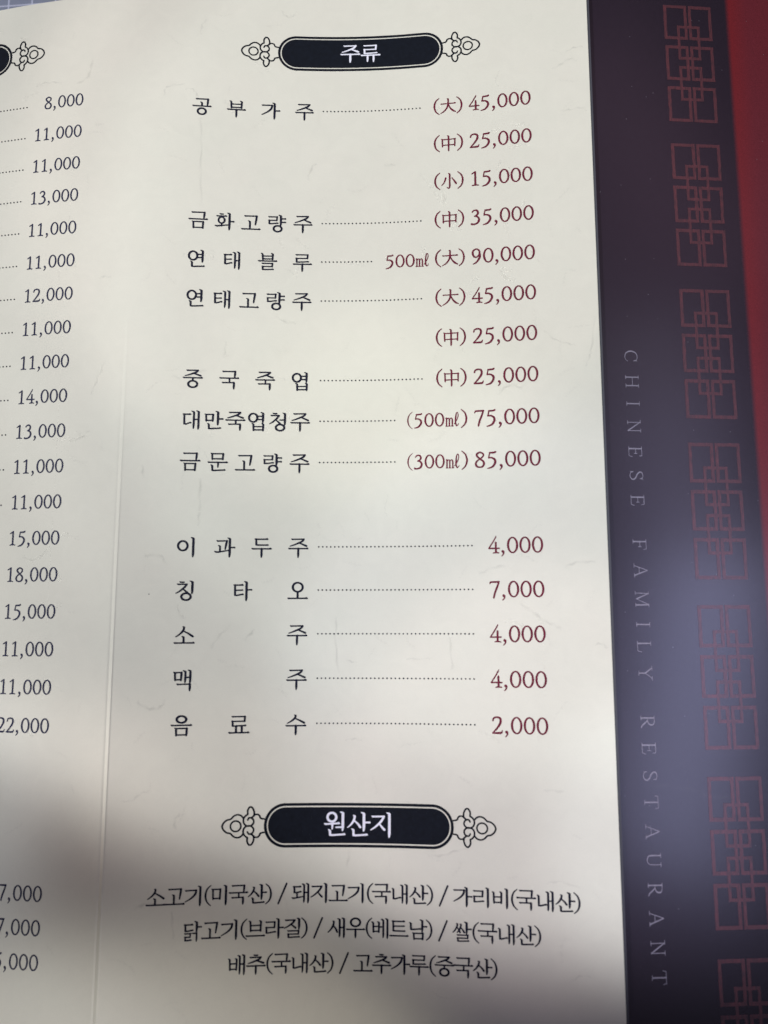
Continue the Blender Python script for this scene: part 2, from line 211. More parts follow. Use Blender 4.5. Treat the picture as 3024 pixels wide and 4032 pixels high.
G['U'] = L_((18, 0, 9), (18, 62, 9)) + C_((18, 62, 9), (22, 88, 7.6), (46, 99, 5.4), (68, 88, 5), (74, 62, 5)) + L_((74, 0, 5), (74, 62, 5)) + sf(18, 1, 14) + sf(74, 1, 13)
# ---- strokes -> filled polygons: one signed field per sign, contoured on a fine grid ----
def field(strokes, xs, ys):
    X, Y = np.meshgrid(xs, ys); F = np.full(X.shape, -1e3)
    for kind, P in strokes:
        for (x0, y0, w0), (x1, y1, w1) in zip(P[:-1], P[1:]):
            dx, dy = x1-x0, y1-y0; l2 = dx*dx+dy*dy+1e-9; pad = max(w0, w1)/2+3
            i0, i1 = np.searchsorted(xs, [min(x0, x1)-pad, max(x0, x1)+pad]); j0, j1 = np.searchsorted(ys, [min(y0, y1)-pad, max(y0, y1)+pad])
            if i0 == i1 or j0 == j1: continue
            x, y = X[j0:j1, i0:i1], Y[j0:j1, i0:i1]
            t = np.clip(((x-x0)*dx+(y-y0)*dy)/l2, 0, 1)
            f = (w0+(w1-w0)*t)/2-np.hypot(x-x0-t*dx, y-y0-t*dy)
            F[j0:j1, i0:i1] = np.maximum(F[j0:j1, i0:i1], f)
    return F
def contour(F, xs, ys, run=8):
    """filled region F > 0 as polygons (verts in x, y; faces)"""
    V = []; Fc = []; ids = {}
    def vid(x, y):
        k = (round(x, 4), round(y, 4))
        if k not in ids: ids[k] = len(V); V.append(k)
        return ids[k]
    S = F > 0; n = S[:-1, :-1].astype(int)+S[:-1, 1:]+S[1:, :-1]+S[1:, 1:]
    for j in range(n.shape[0]):
        row = n[j]; i = 0; y0, y1 = ys[j], ys[j+1]
        nz = np.nonzero(row)[0]
        if not len(nz): continue
        i = nz[0]; e = nz[-1]
        while i <= e:
            c = row[i]
            if c == 0: i += 1; continue
            if c == 4:
                k = i
                while k+1 <= e and row[k+1] == 4 and k+1-i < run: k += 1
                Fc.append((vid(xs[i], y0), vid(xs[k+1], y0), vid(xs[k+1], y1), vid(xs[i], y1))); i = k+1; continue
            q = [(xs[i], y0, F[j, i]), (xs[i+1], y0, F[j, i+1]), (xs[i+1], y1, F[j+1, i+1]), (xs[i], y1, F[j+1, i])]
            out = []
            for a in range(4):
                p, r = q[a], q[(a+1) % 4]
                if p[2] > 0: out.append(vid(p[0], p[1]))
                if (p[2] > 0) != (r[2] > 0):
                    t = p[2]/(p[2]-r[2]); t = min(max(t, .02), .98); out.append(vid(p[0]+t*(r[0]-p[0]), p[1]+t*(r[1]-p[1])))
            o2 = [v for m, v in enumerate(out) if v != out[m-1]]
            if len(o2) >= 3: Fc.append(tuple(o2))
            i += 1
    return V, Fc
GC = {}
def glyph(ch, fat=0.0, res=None):
    k = (ch, fat)
    if k not in GC:
        r = 1.7 if ord(ch) > 0x3000 or ch in '()/' else 2.4
        xs = np.arange(-8, 112, r); ys = np.arange(-10, 124, r); Fd = field(G[ch], xs, ys)+fat
        if 'A' <= ch <= 'Z': Fd = np.minimum(Fd, np.minimum(ys+1.5, 101.5-ys)[:, None])
        GC[k] = contour(Fd, xs, ys)
    return GC[k]
# ---------------- materials ----------------
def mat(name, col, rough=.6, spec=.5, noise=None, bump=None, coat=0, coat_rough=.2):
    m = D.materials.new(name); m.use_nodes = True; nt = m.node_tree; b = nt.nodes['Principled BSDF']
    b.inputs['Base Color'].default_value = (*col, 1); b.inputs['Roughness'].default_value = rough; b.inputs['Specular IOR Level'].default_value = spec
    b.inputs['Coat Weight'].default_value = coat; b.inputs['Coat Roughness'].default_value = coat_rough
    tc = nt.nodes.new('ShaderNodeTexCoord')
    if noise:
        n = nt.nodes.new('ShaderNodeTexNoise'); n.inputs['Scale'].default_value = noise[0]; n.inputs['Detail'].default_value = 5; nt.links.new(tc.outputs['Object'], n.inputs['Vector'])
        r = nt.nodes.new('ShaderNodeMapRange'); r.inputs[1].default_value = .3; r.inputs[2].default_value = .7; r.inputs[3].default_value = 1-noise[1]; r.inputs[4].default_value = 1+noise[1]
        nt.links.new(n.outputs[0], r.inputs[0])
        x = nt.nodes.new('ShaderNodeVectorMath'); x.operation = 'SCALE'; x.inputs[0].default_value = col; nt.links.new(r.outputs[0], x.inputs['Scale']); nt.links.new(x.outputs[0], b.inputs['Base Color'])
    if bump:
        n = nt.nodes.new('ShaderNodeTexNoise'); n.inputs['Scale'].default_value = bump[0]; n.inputs['Detail'].default_value = 4; nt.links.new(tc.outputs['Object'], n.inputs['Vector'])
        bp = nt.nodes.new('ShaderNodeBump'); bp.inputs['Strength'].default_value = bump[1]; bp.inputs['Distance'].default_value = bump[2]; nt.links.new(n.outputs[0], bp.inputs['Height']); nt.links.new(bp.outputs[0], b.inputs['Normal'])
    return m
def paper_material():
    m = mat('hanji_paper', (.70, .69, .625), .7, .12, None, (5200, .12, .00003)); nt = m.node_tree; b = nt.nodes['Principled BSDF']
    tc = nt.nodes.new('ShaderNodeTexCoord'); prev = None
    for sc, det, amp, dist in ((26, 3, .022, 0), (140, 5, .014, 1.5), (2600, 3, .014, 0)):
        n = nt.nodes.new('ShaderNodeTexNoise'); n.inputs['Scale'].default_value = sc; n.inputs['Detail'].default_value = det; n.inputs['Distortion'].default_value = dist
        nt.links.new(tc.outputs['Object'], n.inputs['Vector'])
        r = nt.nodes.new('ShaderNodeMapRange'); r.inputs[1].default_value = .3; r.inputs[2].default_value = .7; r.inputs[3].default_value = 1-amp; r.inputs[4].default_value = 1+amp; nt.links.new(n.outputs[0], r.inputs[0])
        if prev is None: prev = r.outputs[0]
        else:
            q = nt.nodes.new('ShaderNodeMath'); q.operation = 'MULTIPLY'; nt.links.new(prev, q.inputs[0]); nt.links.new(r.outputs[0], q.inputs[1]); prev = q.outputs[0]
    # very faint warm / cool mottling of the sheet
    n = nt.nodes.new('ShaderNodeTexNoise'); n.inputs['Scale'].default_value = 60; n.inputs['Detail'].default_value = 2; nt.links.new(tc.outputs['Object'], n.inputs['Vector'])
    cr = nt.nodes.new('ShaderNodeMix'); cr.data_type = 'RGBA'; cr.inputs['A'].default_value = (.730, .702, .612, 1); cr.inputs['B'].default_value = (.718, .708, .613, 1); nt.links.new(n.outputs[0], cr.inputs['Factor'])
    x = nt.nodes.new('ShaderNodeVectorMath'); x.operation = 'SCALE'; nt.links.new(cr.outputs['Result'], x.inputs[0]); nt.links.new(prev, x.inputs['Scale']); nt.links.new(x.outputs[0], b.inputs['Base Color'])
    return m
PAPER = paper_material()
EDGE = mat('cut_paper_edge', (.86, .86, .84), .7)
INK = mat('navy_ink', (.010, .011, .026), .6, .12, (900, .25))
INK2 = mat('faded_navy_ink', (.024, .026, .062), .6, .12, (900, .25))
BLACK = mat('blue_black_ink', (.006, .008, .014), .6, .12, (700, .2))
RED = mat('maroon_ink', (.140, .014, .034), .6, .12, (900, .22))
DOT = mat('grey_ink', (.018, .018, .026), .6, .12)
WHITE = mat('white_print', (.80, .80, .90), .6, .3)
SILVER = mat('silver_grey_print', (.27, .245, .31), .45, .5, (1500, .2))
BOARD = mat('board_core', (.055, .055, .07), .6, .4)
def flap_material():
    m = mat('laminated_cover', (.03, .02, .03), FR, FS, None, (3800, .10, .00003), 0, .2); nt = m.node_tree; b = nt.nodes['Principled BSDF']
    uv = nt.nodes.new('ShaderNodeUVMap'); uv.uv_map = 'UVMap'; sp = nt.nodes.new('ShaderNodeSeparateXYZ'); nt.links.new(uv.outputs[0], sp.inputs[0])
    tc = nt.nodes.new('ShaderNodeTexCoord')
    n = nt.nodes.new('ShaderNodeTexNoise'); n.inputs['Scale'].default_value = 4000; nt.links.new(tc.outputs['Object'], n.inputs['Vector'])
    j = nt.nodes.new('ShaderNodeMapRange'); j.inputs[3].default_value = -.03; j.inputs[4].default_value = .03; nt.links.new(n.outputs[0], j.inputs[0])
    a = nt.nodes.new('ShaderNodeMath'); a.operation = 'ADD'; nt.links.new(sp.outputs[0], a.inputs[0]); nt.links.new(j.outputs[0], a.inputs[1])
    r = nt.nodes.new('ShaderNodeMapRange'); r.interpolation_type = 'SMOOTHSTEP'; r.inputs[1].default_value = 3.587-.075; r.inputs[2].default_value = 3.587+.075; nt.links.new(a.outputs[0], r.inputs[0])
    n2 = nt.nodes.new('ShaderNodeTexNoise'); n2.inputs['Scale'].default_value = 3000; n2.inputs['Detail'].default_value = 6; nt.links.new(tc.outputs['Object'], n2.inputs['Vector'])
    g = nt.nodes.new('ShaderNodeMapRange'); g.inputs[1].default_value = .3; g.inputs[2].default_value = .7; g.inputs[3].default_value = .8; g.inputs[4].default_value = 1.25; nt.links.new(n2.outputs[0], g.inputs[0])
    mx = nt.nodes.new('ShaderNodeMix'); mx.data_type = 'RGBA'; mx.inputs['A'].default_value = (*NAVY, 1); mx.inputs['B'].default_value = (*CRIMSON, 1)
    gr = nt.nodes.new('ShaderNodeMapRange'); gr.interpolation_type = 'SMOOTHSTEP'; gr.inputs[1].default_value = 3.55; gr.inputs[2].default_value = 4.2; nt.links.new(sp.outputs[0], gr.inputs[0])
    rc = nt.nodes.new('ShaderNodeMix'); rc.data_type = 'RGBA'; rc.inputs['A'].default_value = (*CRIMSON, 1); rc.inputs['B'].default_value = (*WINE, 1); nt.links.new(gr.outputs[0], rc.inputs['Factor']); nt.links.new(rc.outputs['Result'], mx.inputs['B']); nt.links.new(r.outputs[0], mx.inputs['Factor'])
    x = nt.nodes.new('ShaderNodeVectorMath'); x.operation = 'SCALE'; nt.links.new(mx.outputs['Result'], x.inputs[0]); nt.links.new(g.outputs[0], x.inputs['Scale'])
    # dust specks
    v = nt.nodes.new('ShaderNodeTexVoronoi'); v.inputs['Scale'].default_value = 420; nt.links.new(tc.outputs['Object'], v.inputs['Vector'])
    c = nt.nodes.new('ShaderNodeMath'); c.operation = 'LESS_THAN'; c.inputs[1].default_value = .055; nt.links.new(v.outputs['Distance'], c.inputs[0])
    vs = nt.nodes.new('ShaderNodeSeparateColor'); nt.links.new(v.outputs['Color'], vs.inputs[0]); c2 = nt.nodes.new('ShaderNodeMath'); c2.operation = 'GREATER_THAN'; c2.inputs[1].default_value = .8; nt.links.new(vs.outputs[0], c2.inputs[0])
    c3 = nt.nodes.new('ShaderNodeMath'); c3.operation = 'MULTIPLY'; nt.links.new(c.outputs[0], c3.inputs[0]); nt.links.new(c2.outputs[0], c3.inputs[1])
    c4 = nt.nodes.new('ShaderNodeMath'); c4.operation = 'MULTIPLY'; c4.inputs[1].default_value = .35; nt.links.new(c3.outputs[0], c4.inputs[0])
    m2 = nt.nodes.new('ShaderNodeMix'); m2.data_type = 'RGBA'; m2.inputs['B'].default_value = (.4, .4, .45, 1); nt.links.new(c4.outputs[0], m2.inputs['Factor']); nt.links.new(x.outputs[0], m2.inputs['A']); nt.links.new(m2.outputs['Result'], b.inputs['Base Color'])
    return m
NAVY = (.0215, .0145, .0245); CRIMSON = (.195, .016, .021); WINE = (.150, .019, .028); FR = .24; FS = .85
#FLAPPAR
COVER = flap_material()
def lattice_material():           # dull red print, broken up by the weave of fine printed hatching
    m = mat('dull_red_print', (.105, .030, .036), FR+.04, FS, None, (3800, .1, .00003)); nt = m.node_tree; b = nt.nodes['Principled BSDF']
    uv = nt.nodes.new('ShaderNodeUVMap'); uv.uv_map = 'UVMap'; mp = nt.nodes.new('ShaderNodeMapping'); mp.inputs['Scale'].default_value = (42, 7, 1); nt.links.new(uv.outputs[0], mp.inputs[0])
    n = nt.nodes.new('ShaderNodeTexNoise'); n.inputs['Scale'].default_value = 1; n.inputs['Detail'].default_value = 3; nt.links.new(mp.outputs[0], n.inputs['Vector'])
    r = nt.nodes.new('ShaderNodeMapRange'); r.inputs[1].default_value = .3; r.inputs[2].default_value = .7; nt.links.new(n.outputs[0], r.inputs[0])
    mx = nt.nodes.new('ShaderNodeMix'); mx.data_type = 'RGBA'; mx.inputs['A'].default_value = (.045, .024, .031, 1); mx.inputs['B'].default_value = (.155, .040, .049, 1); nt.links.new(r.outputs[0], mx.inputs['Factor']); nt.links.new(mx.outputs['Result'], b.inputs['Base Color'])
    return m
LATT = lattice_material()
def fibre_material(name, col):
    m = mat(name, col, .7); nt = m.node_tree; b = nt.nodes['Principled BSDF']
    at = nt.nodes.new('ShaderNodeAttribute'); at.attribute_name = 'fade'; nt.links.new(at.outputs['Fac'], b.inputs['Alpha']); return m
FIB = fibre_material('paper_fibre', (.36, .36, .33)); SCR = fibre_material('fine_scratch', (.5, .5, .55))
def table_material():
    m = mat('checked_table_mat', (.21, .23, .31), .6, .3); nt = m.node_tree; b = nt.nodes['Principled BSDF']
    tc = nt.nodes.new('ShaderNodeTexCoord'); mp = nt.nodes.new('ShaderNodeMapping'); mp.inputs['Scale'].default_value = (1/GP, 1/GP, 1); mp.inputs['Rotation'].default_value = (0, 0, GR); mp.inputs['Location'].default_value = (*GO, 0); nt.links.new(tc.outputs['Object'], mp.inputs[0])
    sp = nt.nodes.new('ShaderNodeSeparateXYZ'); nt.links.new(mp.outputs[0], sp.inputs[0]); outs = []
    for k in (0, 1):
        f = nt.nodes.new('ShaderNodeMath'); f.operation = 'FRACT'; nt.links.new(sp.outputs[k], f.inputs[0])
        s = nt.nodes.new('ShaderNodeMath'); s.operation = 'SUBTRACT'; s.inputs[1].default_value = .5; nt.links.new(f.outputs[0], s.inputs[0])
        a = nt.nodes.new('ShaderNodeMath'); a.operation = 'ABSOLUTE'; nt.links.new(s.outputs[0], a.inputs[0])
        l = nt.nodes.new('ShaderNodeMapRange'); l.inputs[1].default_value = .035; l.inputs[2].default_value = .015; nt.links.new(a.outputs[0], l.inputs[0]); outs.append(l.outputs[0])
    mxm = nt.nodes.new('ShaderNodeMath'); mxm.operation = 'MAXIMUM'; nt.links.new(outs[0], mxm.inputs[0]); nt.links.new(outs[1], mxm.inputs[1])
    n = nt.nodes.new('ShaderNodeTexNoise'); n.inputs['Scale'].default_value = 700; nt.links.new(tc.outputs['Object'], n.inputs['Vector'])
    mx0 = nt.nodes.new('ShaderNodeMix'); mx0.data_type = 'RGBA'; mx0.inputs['A'].default_value = (.21, .235, .33, 1); mx0.inputs['B'].default_value = (.27, .29, .36, 1); nt.links.new(n.outputs[0], mx0.inputs['Factor'])
    mx = nt.nodes.new('ShaderNodeMix'); mx.data_type = 'RGBA'; mx.inputs['B'].default_value = (.58, .60, .74, 1); nt.links.new(mx0.outputs['Result'], mx.inputs['A']); nt.links.new(mxm.outputs[0], mx.inputs['Factor']); nt.links.new(mx.outputs['Result'], b.inputs['Base Color'])
    return m
GP = .0104; GR = math.radians(0); GO = (.0, .0)
#GRIDPAR
TABLE = table_material()
# ---------------- the shape of the opened menu ----------------
TH = [0.023503347946932485, -0.04132249723194833, -0.10629888354163775, -0.16954284420815363, -0.2019757930669469, -0.17408544911926227, -0.07130602720691509, 0.04171659252924175, 0.07619643636660196, 0.14463390641319285, 0.20828186371856425, 0.2702004192434483]
KINK = -0.19134091009237825; ES = 11.161986670046115; TOP, BOT = -3.02, 23.4
gs = np.linspace(-8, 16, 1201); th = np.interp(gs, np.linspace(-6, 14.5, 12), TH)
th0 = np.convolve(np.pad(th, 30, mode='edge'), np.ones(61)/61, 'valid')
hh = gs[1]-gs[0]; tt = np.clip((gs+1.6)/3.2, 0, 1)
def profile(t):
    X = np.concatenate([[0], np.cumsum((np.cos(t[1:])+np.cos(t[:-1]))/2*hh)]); Z = np.concatenate([[0], np.cumsum((np.sin(t[1:])+np.sin(t[:-1]))/2*hh)])
    return X-np.interp(3, gs, X), Z-np.interp(3, gs, Z)
th = th0 + np.where(gs > 0, KINK, 0.); GX, GZ = profile(th); x0_, z0_ = np.interp(0, gs, GX), np.interp(0, gs, GZ)
th2 = th0 + KINK*tt*tt*(3-2*tt); GX2, GZ2 = profile(th2)      # towards the top the fold opens out into a soft bend
GX -= x0_; GZ -= z0_; GX2 -= x0_; GZ2 -= z0_
def relief(s, v=15): return (.02+.68*np.clip((np.asarray(v, float)-5.5)/8, 0, 1))*(-.016*np.exp(-((s+.045)/.028)**2) + .014*np.exp(-((s-.03)/.018)**2))
def page_pt(s, v, e=0.0):       # arc length across, rows down the sheet, height above the paper
    s = np.asarray(s, float); v = np.asarray(v, float); k = np.clip((v-3)/9, 0, 1); k = k*k*(3-2*k); mix = lambda a, c: np.interp(s, gs, a)*k + np.interp(s, gs, c)*(1-k)
    t = mix(th, th2); h = e + relief(s, v)
    return place(np.stack([mix(GX, GX2)-np.sin(t)*h, -v+0*s, mix(GZ, GZ2)+np.cos(t)*h], -1))
X0, Z0 = float(np.interp(ES, gs, GX)), float(np.interp(ES, gs, GZ)); A1 = -0.3505
def flap_pt(s, v, e=0.0):
    s = np.asarray(s, float); v = np.asarray(v, float)
    return place(np.stack([X0+s*math.cos(A1)+.003*v-math.sin(A1)*e, -v+0*s, Z0-.12+s*math.sin(A1)-.0022*v+math.cos(A1)*e], -1))
# ---------------- helpers ----------------
def mesh_obj(name, V, F, m, parent=None, uv=None, smooth=False, kind=None):
    me = D.meshes.new(name); me.from_pydata([tuple(map(float, p)) for p in V], [], F)
    me.materials.append(m)
    if uv is not None:
        l = me.uv_layers.new(name='UVMap'); idx = np.empty(len(me.loops), np.int32); me.loops.foreach_get('vertex_index', idx)
        l.data.foreach_set('uv', np.asarray(uv, np.float32)[idx].ravel())
    if smooth: me.polygons.foreach_set('use_smooth', [True]*len(me.polygons))
    o = D.objects.new(name, me); SC.collection.objects.link(o)
    if parent: o.parent = parent
    if kind: o['kind'] = kind
    return o
def sheet(name, fn, S, Vr, thick, m, parent, top=0.0, medge=None, slant=True):
    """closed slab: front at height `top`, back at top - thick"""
    S = list(S); Vr = list(Vr); a, b = len(S), len(Vr); SS, VV = np.meshgrid(S, Vr)
    if slant: VV = VV.copy(); VV[0, :] = TOP-.03*np.clip(SS[0, :]+2, 0, 99)
    f = fn(SS.ravel(), VV.ravel(), top); k = fn(SS.ravel(), VV.ravel(), top-thick)
    P = np.concatenate([f, k]); n = a*b; F = []
    for j in range(b-1):
        for i in range(a-1):
            q = j*a+i; F.append((q+a, q+a+1, q+1, q)); F.append((n+q, n+q+1, n+q+a+1, n+q+a))
    ne = len(F); Q = []                    # rim faces get corners of their own, so the sheet's smooth normals stay true at its edges
    for i in range(a-1): Q.append((i, i+1, n+i+1, n+i)); q = (b-1)*a+i; Q.append((q+1, q, n+q, n+q+1))
    for j in range(b-1): q = j*a; Q.append((q+a, q, n+q, n+q+a)); q = j*a+a-1; Q.append((q, q+a, n+q+a, n+q))
    uv = np.stack([np.tile(SS.ravel(), 2), np.tile(VV.ravel(), 2)], -1)
    ex = np.array([k for q in Q for k in q]); m0 = len(P); P = np.concatenate([P, P[ex]]); uv = np.concatenate([uv, uv[ex]])
    F += [tuple(range(m0+4*i, m0+4*i+4)) for i in range(len(Q))]
    o = mesh_obj(name, P, F, m, parent, uv)
    sm = np.zeros(len(F), bool); sm[:ne] = True; o.data.polygons.foreach_set('use_smooth', sm)
    if medge:
        o.data.materials.append(medge); mi = np.zeros(len(F), np.int32); mi[ne:] = 1; o.data.polygons.foreach_set('material_index', mi)
    return o
def printed(name, items, m, parent, fn=page_pt, e=.006, kind=None):
    """items: (sign, s centre, v centre, width scale, height scale, x centre in em, weight) laid on the sheet"""
    S, Vv, F = [], [], []
    for it in items:
        ch, sc, vc, ws, hs = it[:5]; cx = it[5] if len(it) > 5 else 50; fat = it[6] if len(it) > 6 else 0
        GV, GF = glyph(ch, fat); o = len(S)
        for x, y in GV: S.append(sc+(x-cx)/100*ws); Vv.append(vc+(y-50)/100*hs)
        F += [tuple(o+i for i in reversed(f)) for f in GF]
    P = fn(np.array(S), np.array(Vv), e)
    return mesh_obj(name, P, F, m, parent, np.stack([S, Vv], -1), False, kind)
def strokes_obj(name, strokes, x0, y0, kx, ky, bounds, step, m, parent, fn=page_pt, e=.006, flip=1):
    xs = np.arange(bounds[0], bounds[1], step); ys = np.arange(bounds[2], bounds[3], step)
    GV, GF = contour(field(strokes, xs, ys), xs, ys); g = np.array(GV)
    P = fn(x0+flip*(g[:, 0])*kx, y0+g[:, 1]*ky, e)
    F = [tuple(reversed(f)) if flip > 0 else tuple(f) for f in GF]
    return mesh_obj(name, P, F, m, parent)
# ---------------- table ----------------
def table():
    me = bpy.data.meshes.new('table_top'); a = .9
    V = [(-a, -a, 0), (a, -a, 0), (a, a, 0), (-a, a, 0), (-a, -a, -.03), (a, -a, -.03), (a, a, -.03), (-a, a, -.03)]
    o = mesh_obj('table_top', V, [(0, 1, 2, 3), (7, 6, 5, 4), (0, 4, 5, 1), (1, 5, 6, 2), (2, 6, 7, 3), (3, 7, 4, 0)], TABLE)
    o['kind'] = 'structure'; o['label'] = 'blue grey table top with a pale square grid, under the menu'; bpy.data.meshes.remove(me); return o
table()
# ---------------- the menu ----------------
menu = D.objects.new('restaurant_menu', None); SC.collection.objects.link(menu); menu.empty_display_size = .02
menu['label'] = 'open folded restaurant menu, cream pages with Korean drink prices, navy and red cover flap'; menu['category'] = 'menu'
VR = np.linspace(TOP, BOT, 30)
right = sheet('page', page_pt, np.arange(.08, ES-.01, .06).tolist()+[ES-.035, ES-.012, ES], VR, .03, PAPER, menu, 0, EDGE)
right['label'] = 'right cream page listing the liquors and the origins of the ingredients'
left = sheet('page', page_pt, np.arange(-7.9, -.12, .1).tolist()+[-.12], VR, .03, PAPER, menu, 0, EDGE)
left['label'] = 'left cream page with a column of navy prices, cut off by the picture'
sheet('fold_crease', page_pt, np.linspace(-.12, .08, 41), VR, .03, PAPER, menu)
sheet('backing_board', page_pt, np.arange(.2, ES-.1, .2).tolist()+[ES-.05, ES+.058], VR, .05, BOARD, menu, -.032)
flap = sheet('cover_flap', flap_pt, np.arange(-.05, 7.4, .25), np.linspace(TOP-.4, BOT, 14), .05, COVER, menu, slant=False)
flap['label'] = 'glossy navy cover flap with red border and lattice pattern'
# names of the drinks
EM = .455
def name_row(txt, v):
    n = len(txt); a, b = 1.585, 4.125
    return printed('item_name', [(c, a+(b-a)*i/(n-1), v+.027, EM, EM, 50, 1.5) for i, c in enumerate(txt)], INK, right)
DH, DW = .378, .378
def digits(txt, v, end=9.63, adv=.279, w=DW, h=DH, fat=1.3):
    out = []; s = end
    for i in range(len(txt)-1, -1, -1):
        c = txt[i]
        if c == ',': s += adv; s -= .219; out.append((c, s+.0, v, w, h, 15, fat)); s -= .20; continue
        out.append((c, s, v, w, h, 38 if c == '1' else 35, fat)); s -= adv
    return out
def size_mark(c, v, off=0): return [('(', 7.45+off, v, .42, .42, 30, 1.4), (c, 7.735+off, v+.005, .38, .40, 50, 1.4), (')', 8.01+off, v, .42, .42, 30, 1.4)]
def measure(txt, s, v): # small '500' + millilitre sign
    return [(c, s+.247*i, v+.01, .335, .335, 35, 1.3) for i, c in enumerate(txt[:3])] + [('㎖', s+.79, v+.012, .345, .345, 47, .3)]
def leader(s0, s1, v, parent, step=.0935):
    S, Vv, F = [], [], []; s = s0
    while s <= s1+1e-6:
        o = len(S)
        for k in range(8): S.append(s+.0195*math.cos(k*math.pi/4)); Vv.append(v-.0195*math.sin(k*math.pi/4))
        F.append(tuple(range(o, o+8))); s += step
    return mesh_obj('leader_dots', page_pt(np.array(S), np.array(Vv), .006), F, DOT, parent)
ROWS = [(0, '공부가주', '大', '45,000', 7.08), (1, None, '中', '25,000', 0), (2, None, '小', '15,000', 0), (3, '금화고량주', '中', '35,000', 7.06), (4, '연태블루', 'b大', '90,000', 5.88),
        (5, '연태고량주', '大', '45,000', 7.08), (6, None, '中', '25,000', 0), (7, '중국죽엽', '中', '25,000', 7.08), (8, '대만죽엽청주', 'm500', '75,000', 6.44), (9, '금문고량주', 'm300', '85,000', 6.44),
        (11, '이과두주', '', '4,000', 8.22), (12, '칭타오', '', '7,000', 8.22), (13, '소주', '', '4,000', 8.22), (14, '맥주', '', '4,000', 8.22), (15, '음료수', '', '2,000', 8.22)]
for v, nm, mk, pr, end in ROWS:
    if nm: name_row(nm, v)
    it = digits(pr, v)
    if mk and mk[0] == 'm': it += [('(', 6.745, v+.01, .40, .40, 30)] + measure(mk[1:], 6.945, v) + [(')', 8.01, v, .42, .42, 30, 1.4)]
    elif mk and mk[0] == 'b': it += size_mark(mk[1], v) + measure('500', 6.27, v)
    elif mk: it += size_mark(mk, v)
    printed('price', it, RED, right)
    if end: leader(4.60, end, v, right)
# left page prices
LEFT = '8,000 11,000 11,000 13,000 11,000 11,000 12,000 11,000 11,000 14,000 13,000 11,000 11,000 15,000 18,000 15,000 11,000 11,000 22,000'.split()
def left_price(txt, v, end=-1.49):
    pos = [end, end-.235, end-.47, None, end-.837, end-1.07]; rev = txt[::-1]; it = []
    for i, c in enumerate(rev):
        if c == ',': it.append((c, end-.665, v, .31, .335, 15, 1.3))
        else: it.append((c, pos[i], v, .315, .335, 38 if c == '1' else 35, 1.3))
    return printed('price', it, INK2, left)
for i, t in enumerate(LEFT):
    v = -.185+.84506*i; left_price(t, v)
    if i < 13: leader(-2.925-.0935*14-(.27 if False else 0), -2.92, v+.055, left)
for i, t in enumerate(('7,000', '7,000', '5,000')): left_price(t, 18.578+.70*i, -1.435)
# origin lines
def origin(txt, v, first_paren):
    out = []; s = 0; prev = None; a = .4065; ref = None
    for c in txt:
        if c == ' ': continue
        k = 'p' if c in '()' else ('/' if c == '/' else 'h')
        if prev: s += {'hh': a, 'hp': .30 if c == '(' else .244, 'ph': .244, 'p/': .305, '/h': .41}[prev+k]
        if ref is None and c == '(': ref = s
        out.append((c, s, k)); prev = k
    it = []
    for c, s, k in out:
        s = s-ref+first_paren
        if k == 'h': it.append((c, s, v, .408, .412, 50, 1.6))
        elif k == 'p': it.append((c, s, v, .40, .40, 30, 1.5))
        else: it.append((c, s, v, .40, .41, 30, 1.5))
    return printed('origin_line', it, INK, right)
origin('소고기(미국산) / 돼지고기(국내산) / 가리비(국내산)', 18.632, 2.28)
origin('닭고기(브라질) / 새우(베트남) / 쌀(국내산)', 19.35, 3.07)
origin('배추(국내산) / 고추가루(중국산)', 20.069, 3.64)
# header banners: black capsule with a pale line, cloud ornament at each end
def capsule(s0, s1, vc, h, parent):
    r = h/2; xs = np.arange(s0-.03, s1+.03, .0125); ys = np.arange(vc-r-.03, vc+r+.03, .0125); X, Y = np.meshgrid(xs, ys)
    d = r-np.hypot(X-np.clip(X, s0+r, s1-r), Y-vc)
    for nm, F in (('header_frame', np.minimum(d, .060-d)), ('header_plate', d-.090)):
        V, Fc = contour(F, xs, ys, 10); g = np.array(V)
        mesh_obj(nm, page_pt(g[:, 0], g[:, 1], .006), [tuple(reversed(f)) for f in Fc], BLACK, parent)
w0 = 18.5
def C3(*P): return C_(*[(x, y, w0) for x, y in P])
def mirror(P): return [(x, 740-y) for x, y in P]
tip = [(328, 282), (302, 256), (262, 246), (222, 262), (192, 292), (150, 303), (114, 334), (99, 370)]
leaf = [(378, 244), (374, 205), (390, 172), (408, 163), (430, 180), (446, 222), (443, 262)]
curl = [(378, 244), (350, 262), (332, 292), (332, 330), (352, 360), (388, 372), (422, 362), (443, 332), (434, 298), (412, 284), (390, 284), (376, 306)]
link = [(415, 283), (440, 264), (460, 247), (486, 247), (506, 262), (518, 288), (560, 298)]
ORN = ring(247, 370, 57, 57, 17.5, 17.5)
for P in (tip, leaf, curl, link): ORN = ORN + C3(*P) + C3(*mirror(P))
def ornament(s_end, vc, flip, parent, k=.00201):   # s_end: where it meets the capsule
    return strokes_obj('header_ornament', [(a, [(x-553, y-370, ww) for x, y, ww in P]) for a, P in ORN], s_end, vc, k, k*.975, (-470, 20, -220, 220), 5.5, BLACK, parent, flip=flip)
capsule(3.454, 7.658, 17.2, .946, right); ornament(3.45, 17.2, 1, right); ornament(7.662, 17.2, -1, right)
printed('header_title', [('원', 5.035, 17.18, .51, .53, 50, 1.3), ('산', 5.55, 17.185, .51, .53, 50, 1.3), ('지', 6.065, 17.19, .51, .53, 50, 1.3)], WHITE, right, e=.011)
capsule(3.437, 7.625, -1.588, .955, right); ornament(3.433, -1.588, 1, right); ornament(7.629, -1.588, -1, right)
printed('header_title', [('주', 5.27, -1.585, .49, .49, 50, 1.3), ('류', 5.785, -1.585, .49, .49, 50, 1.3)], WHITE, right, e=.011)
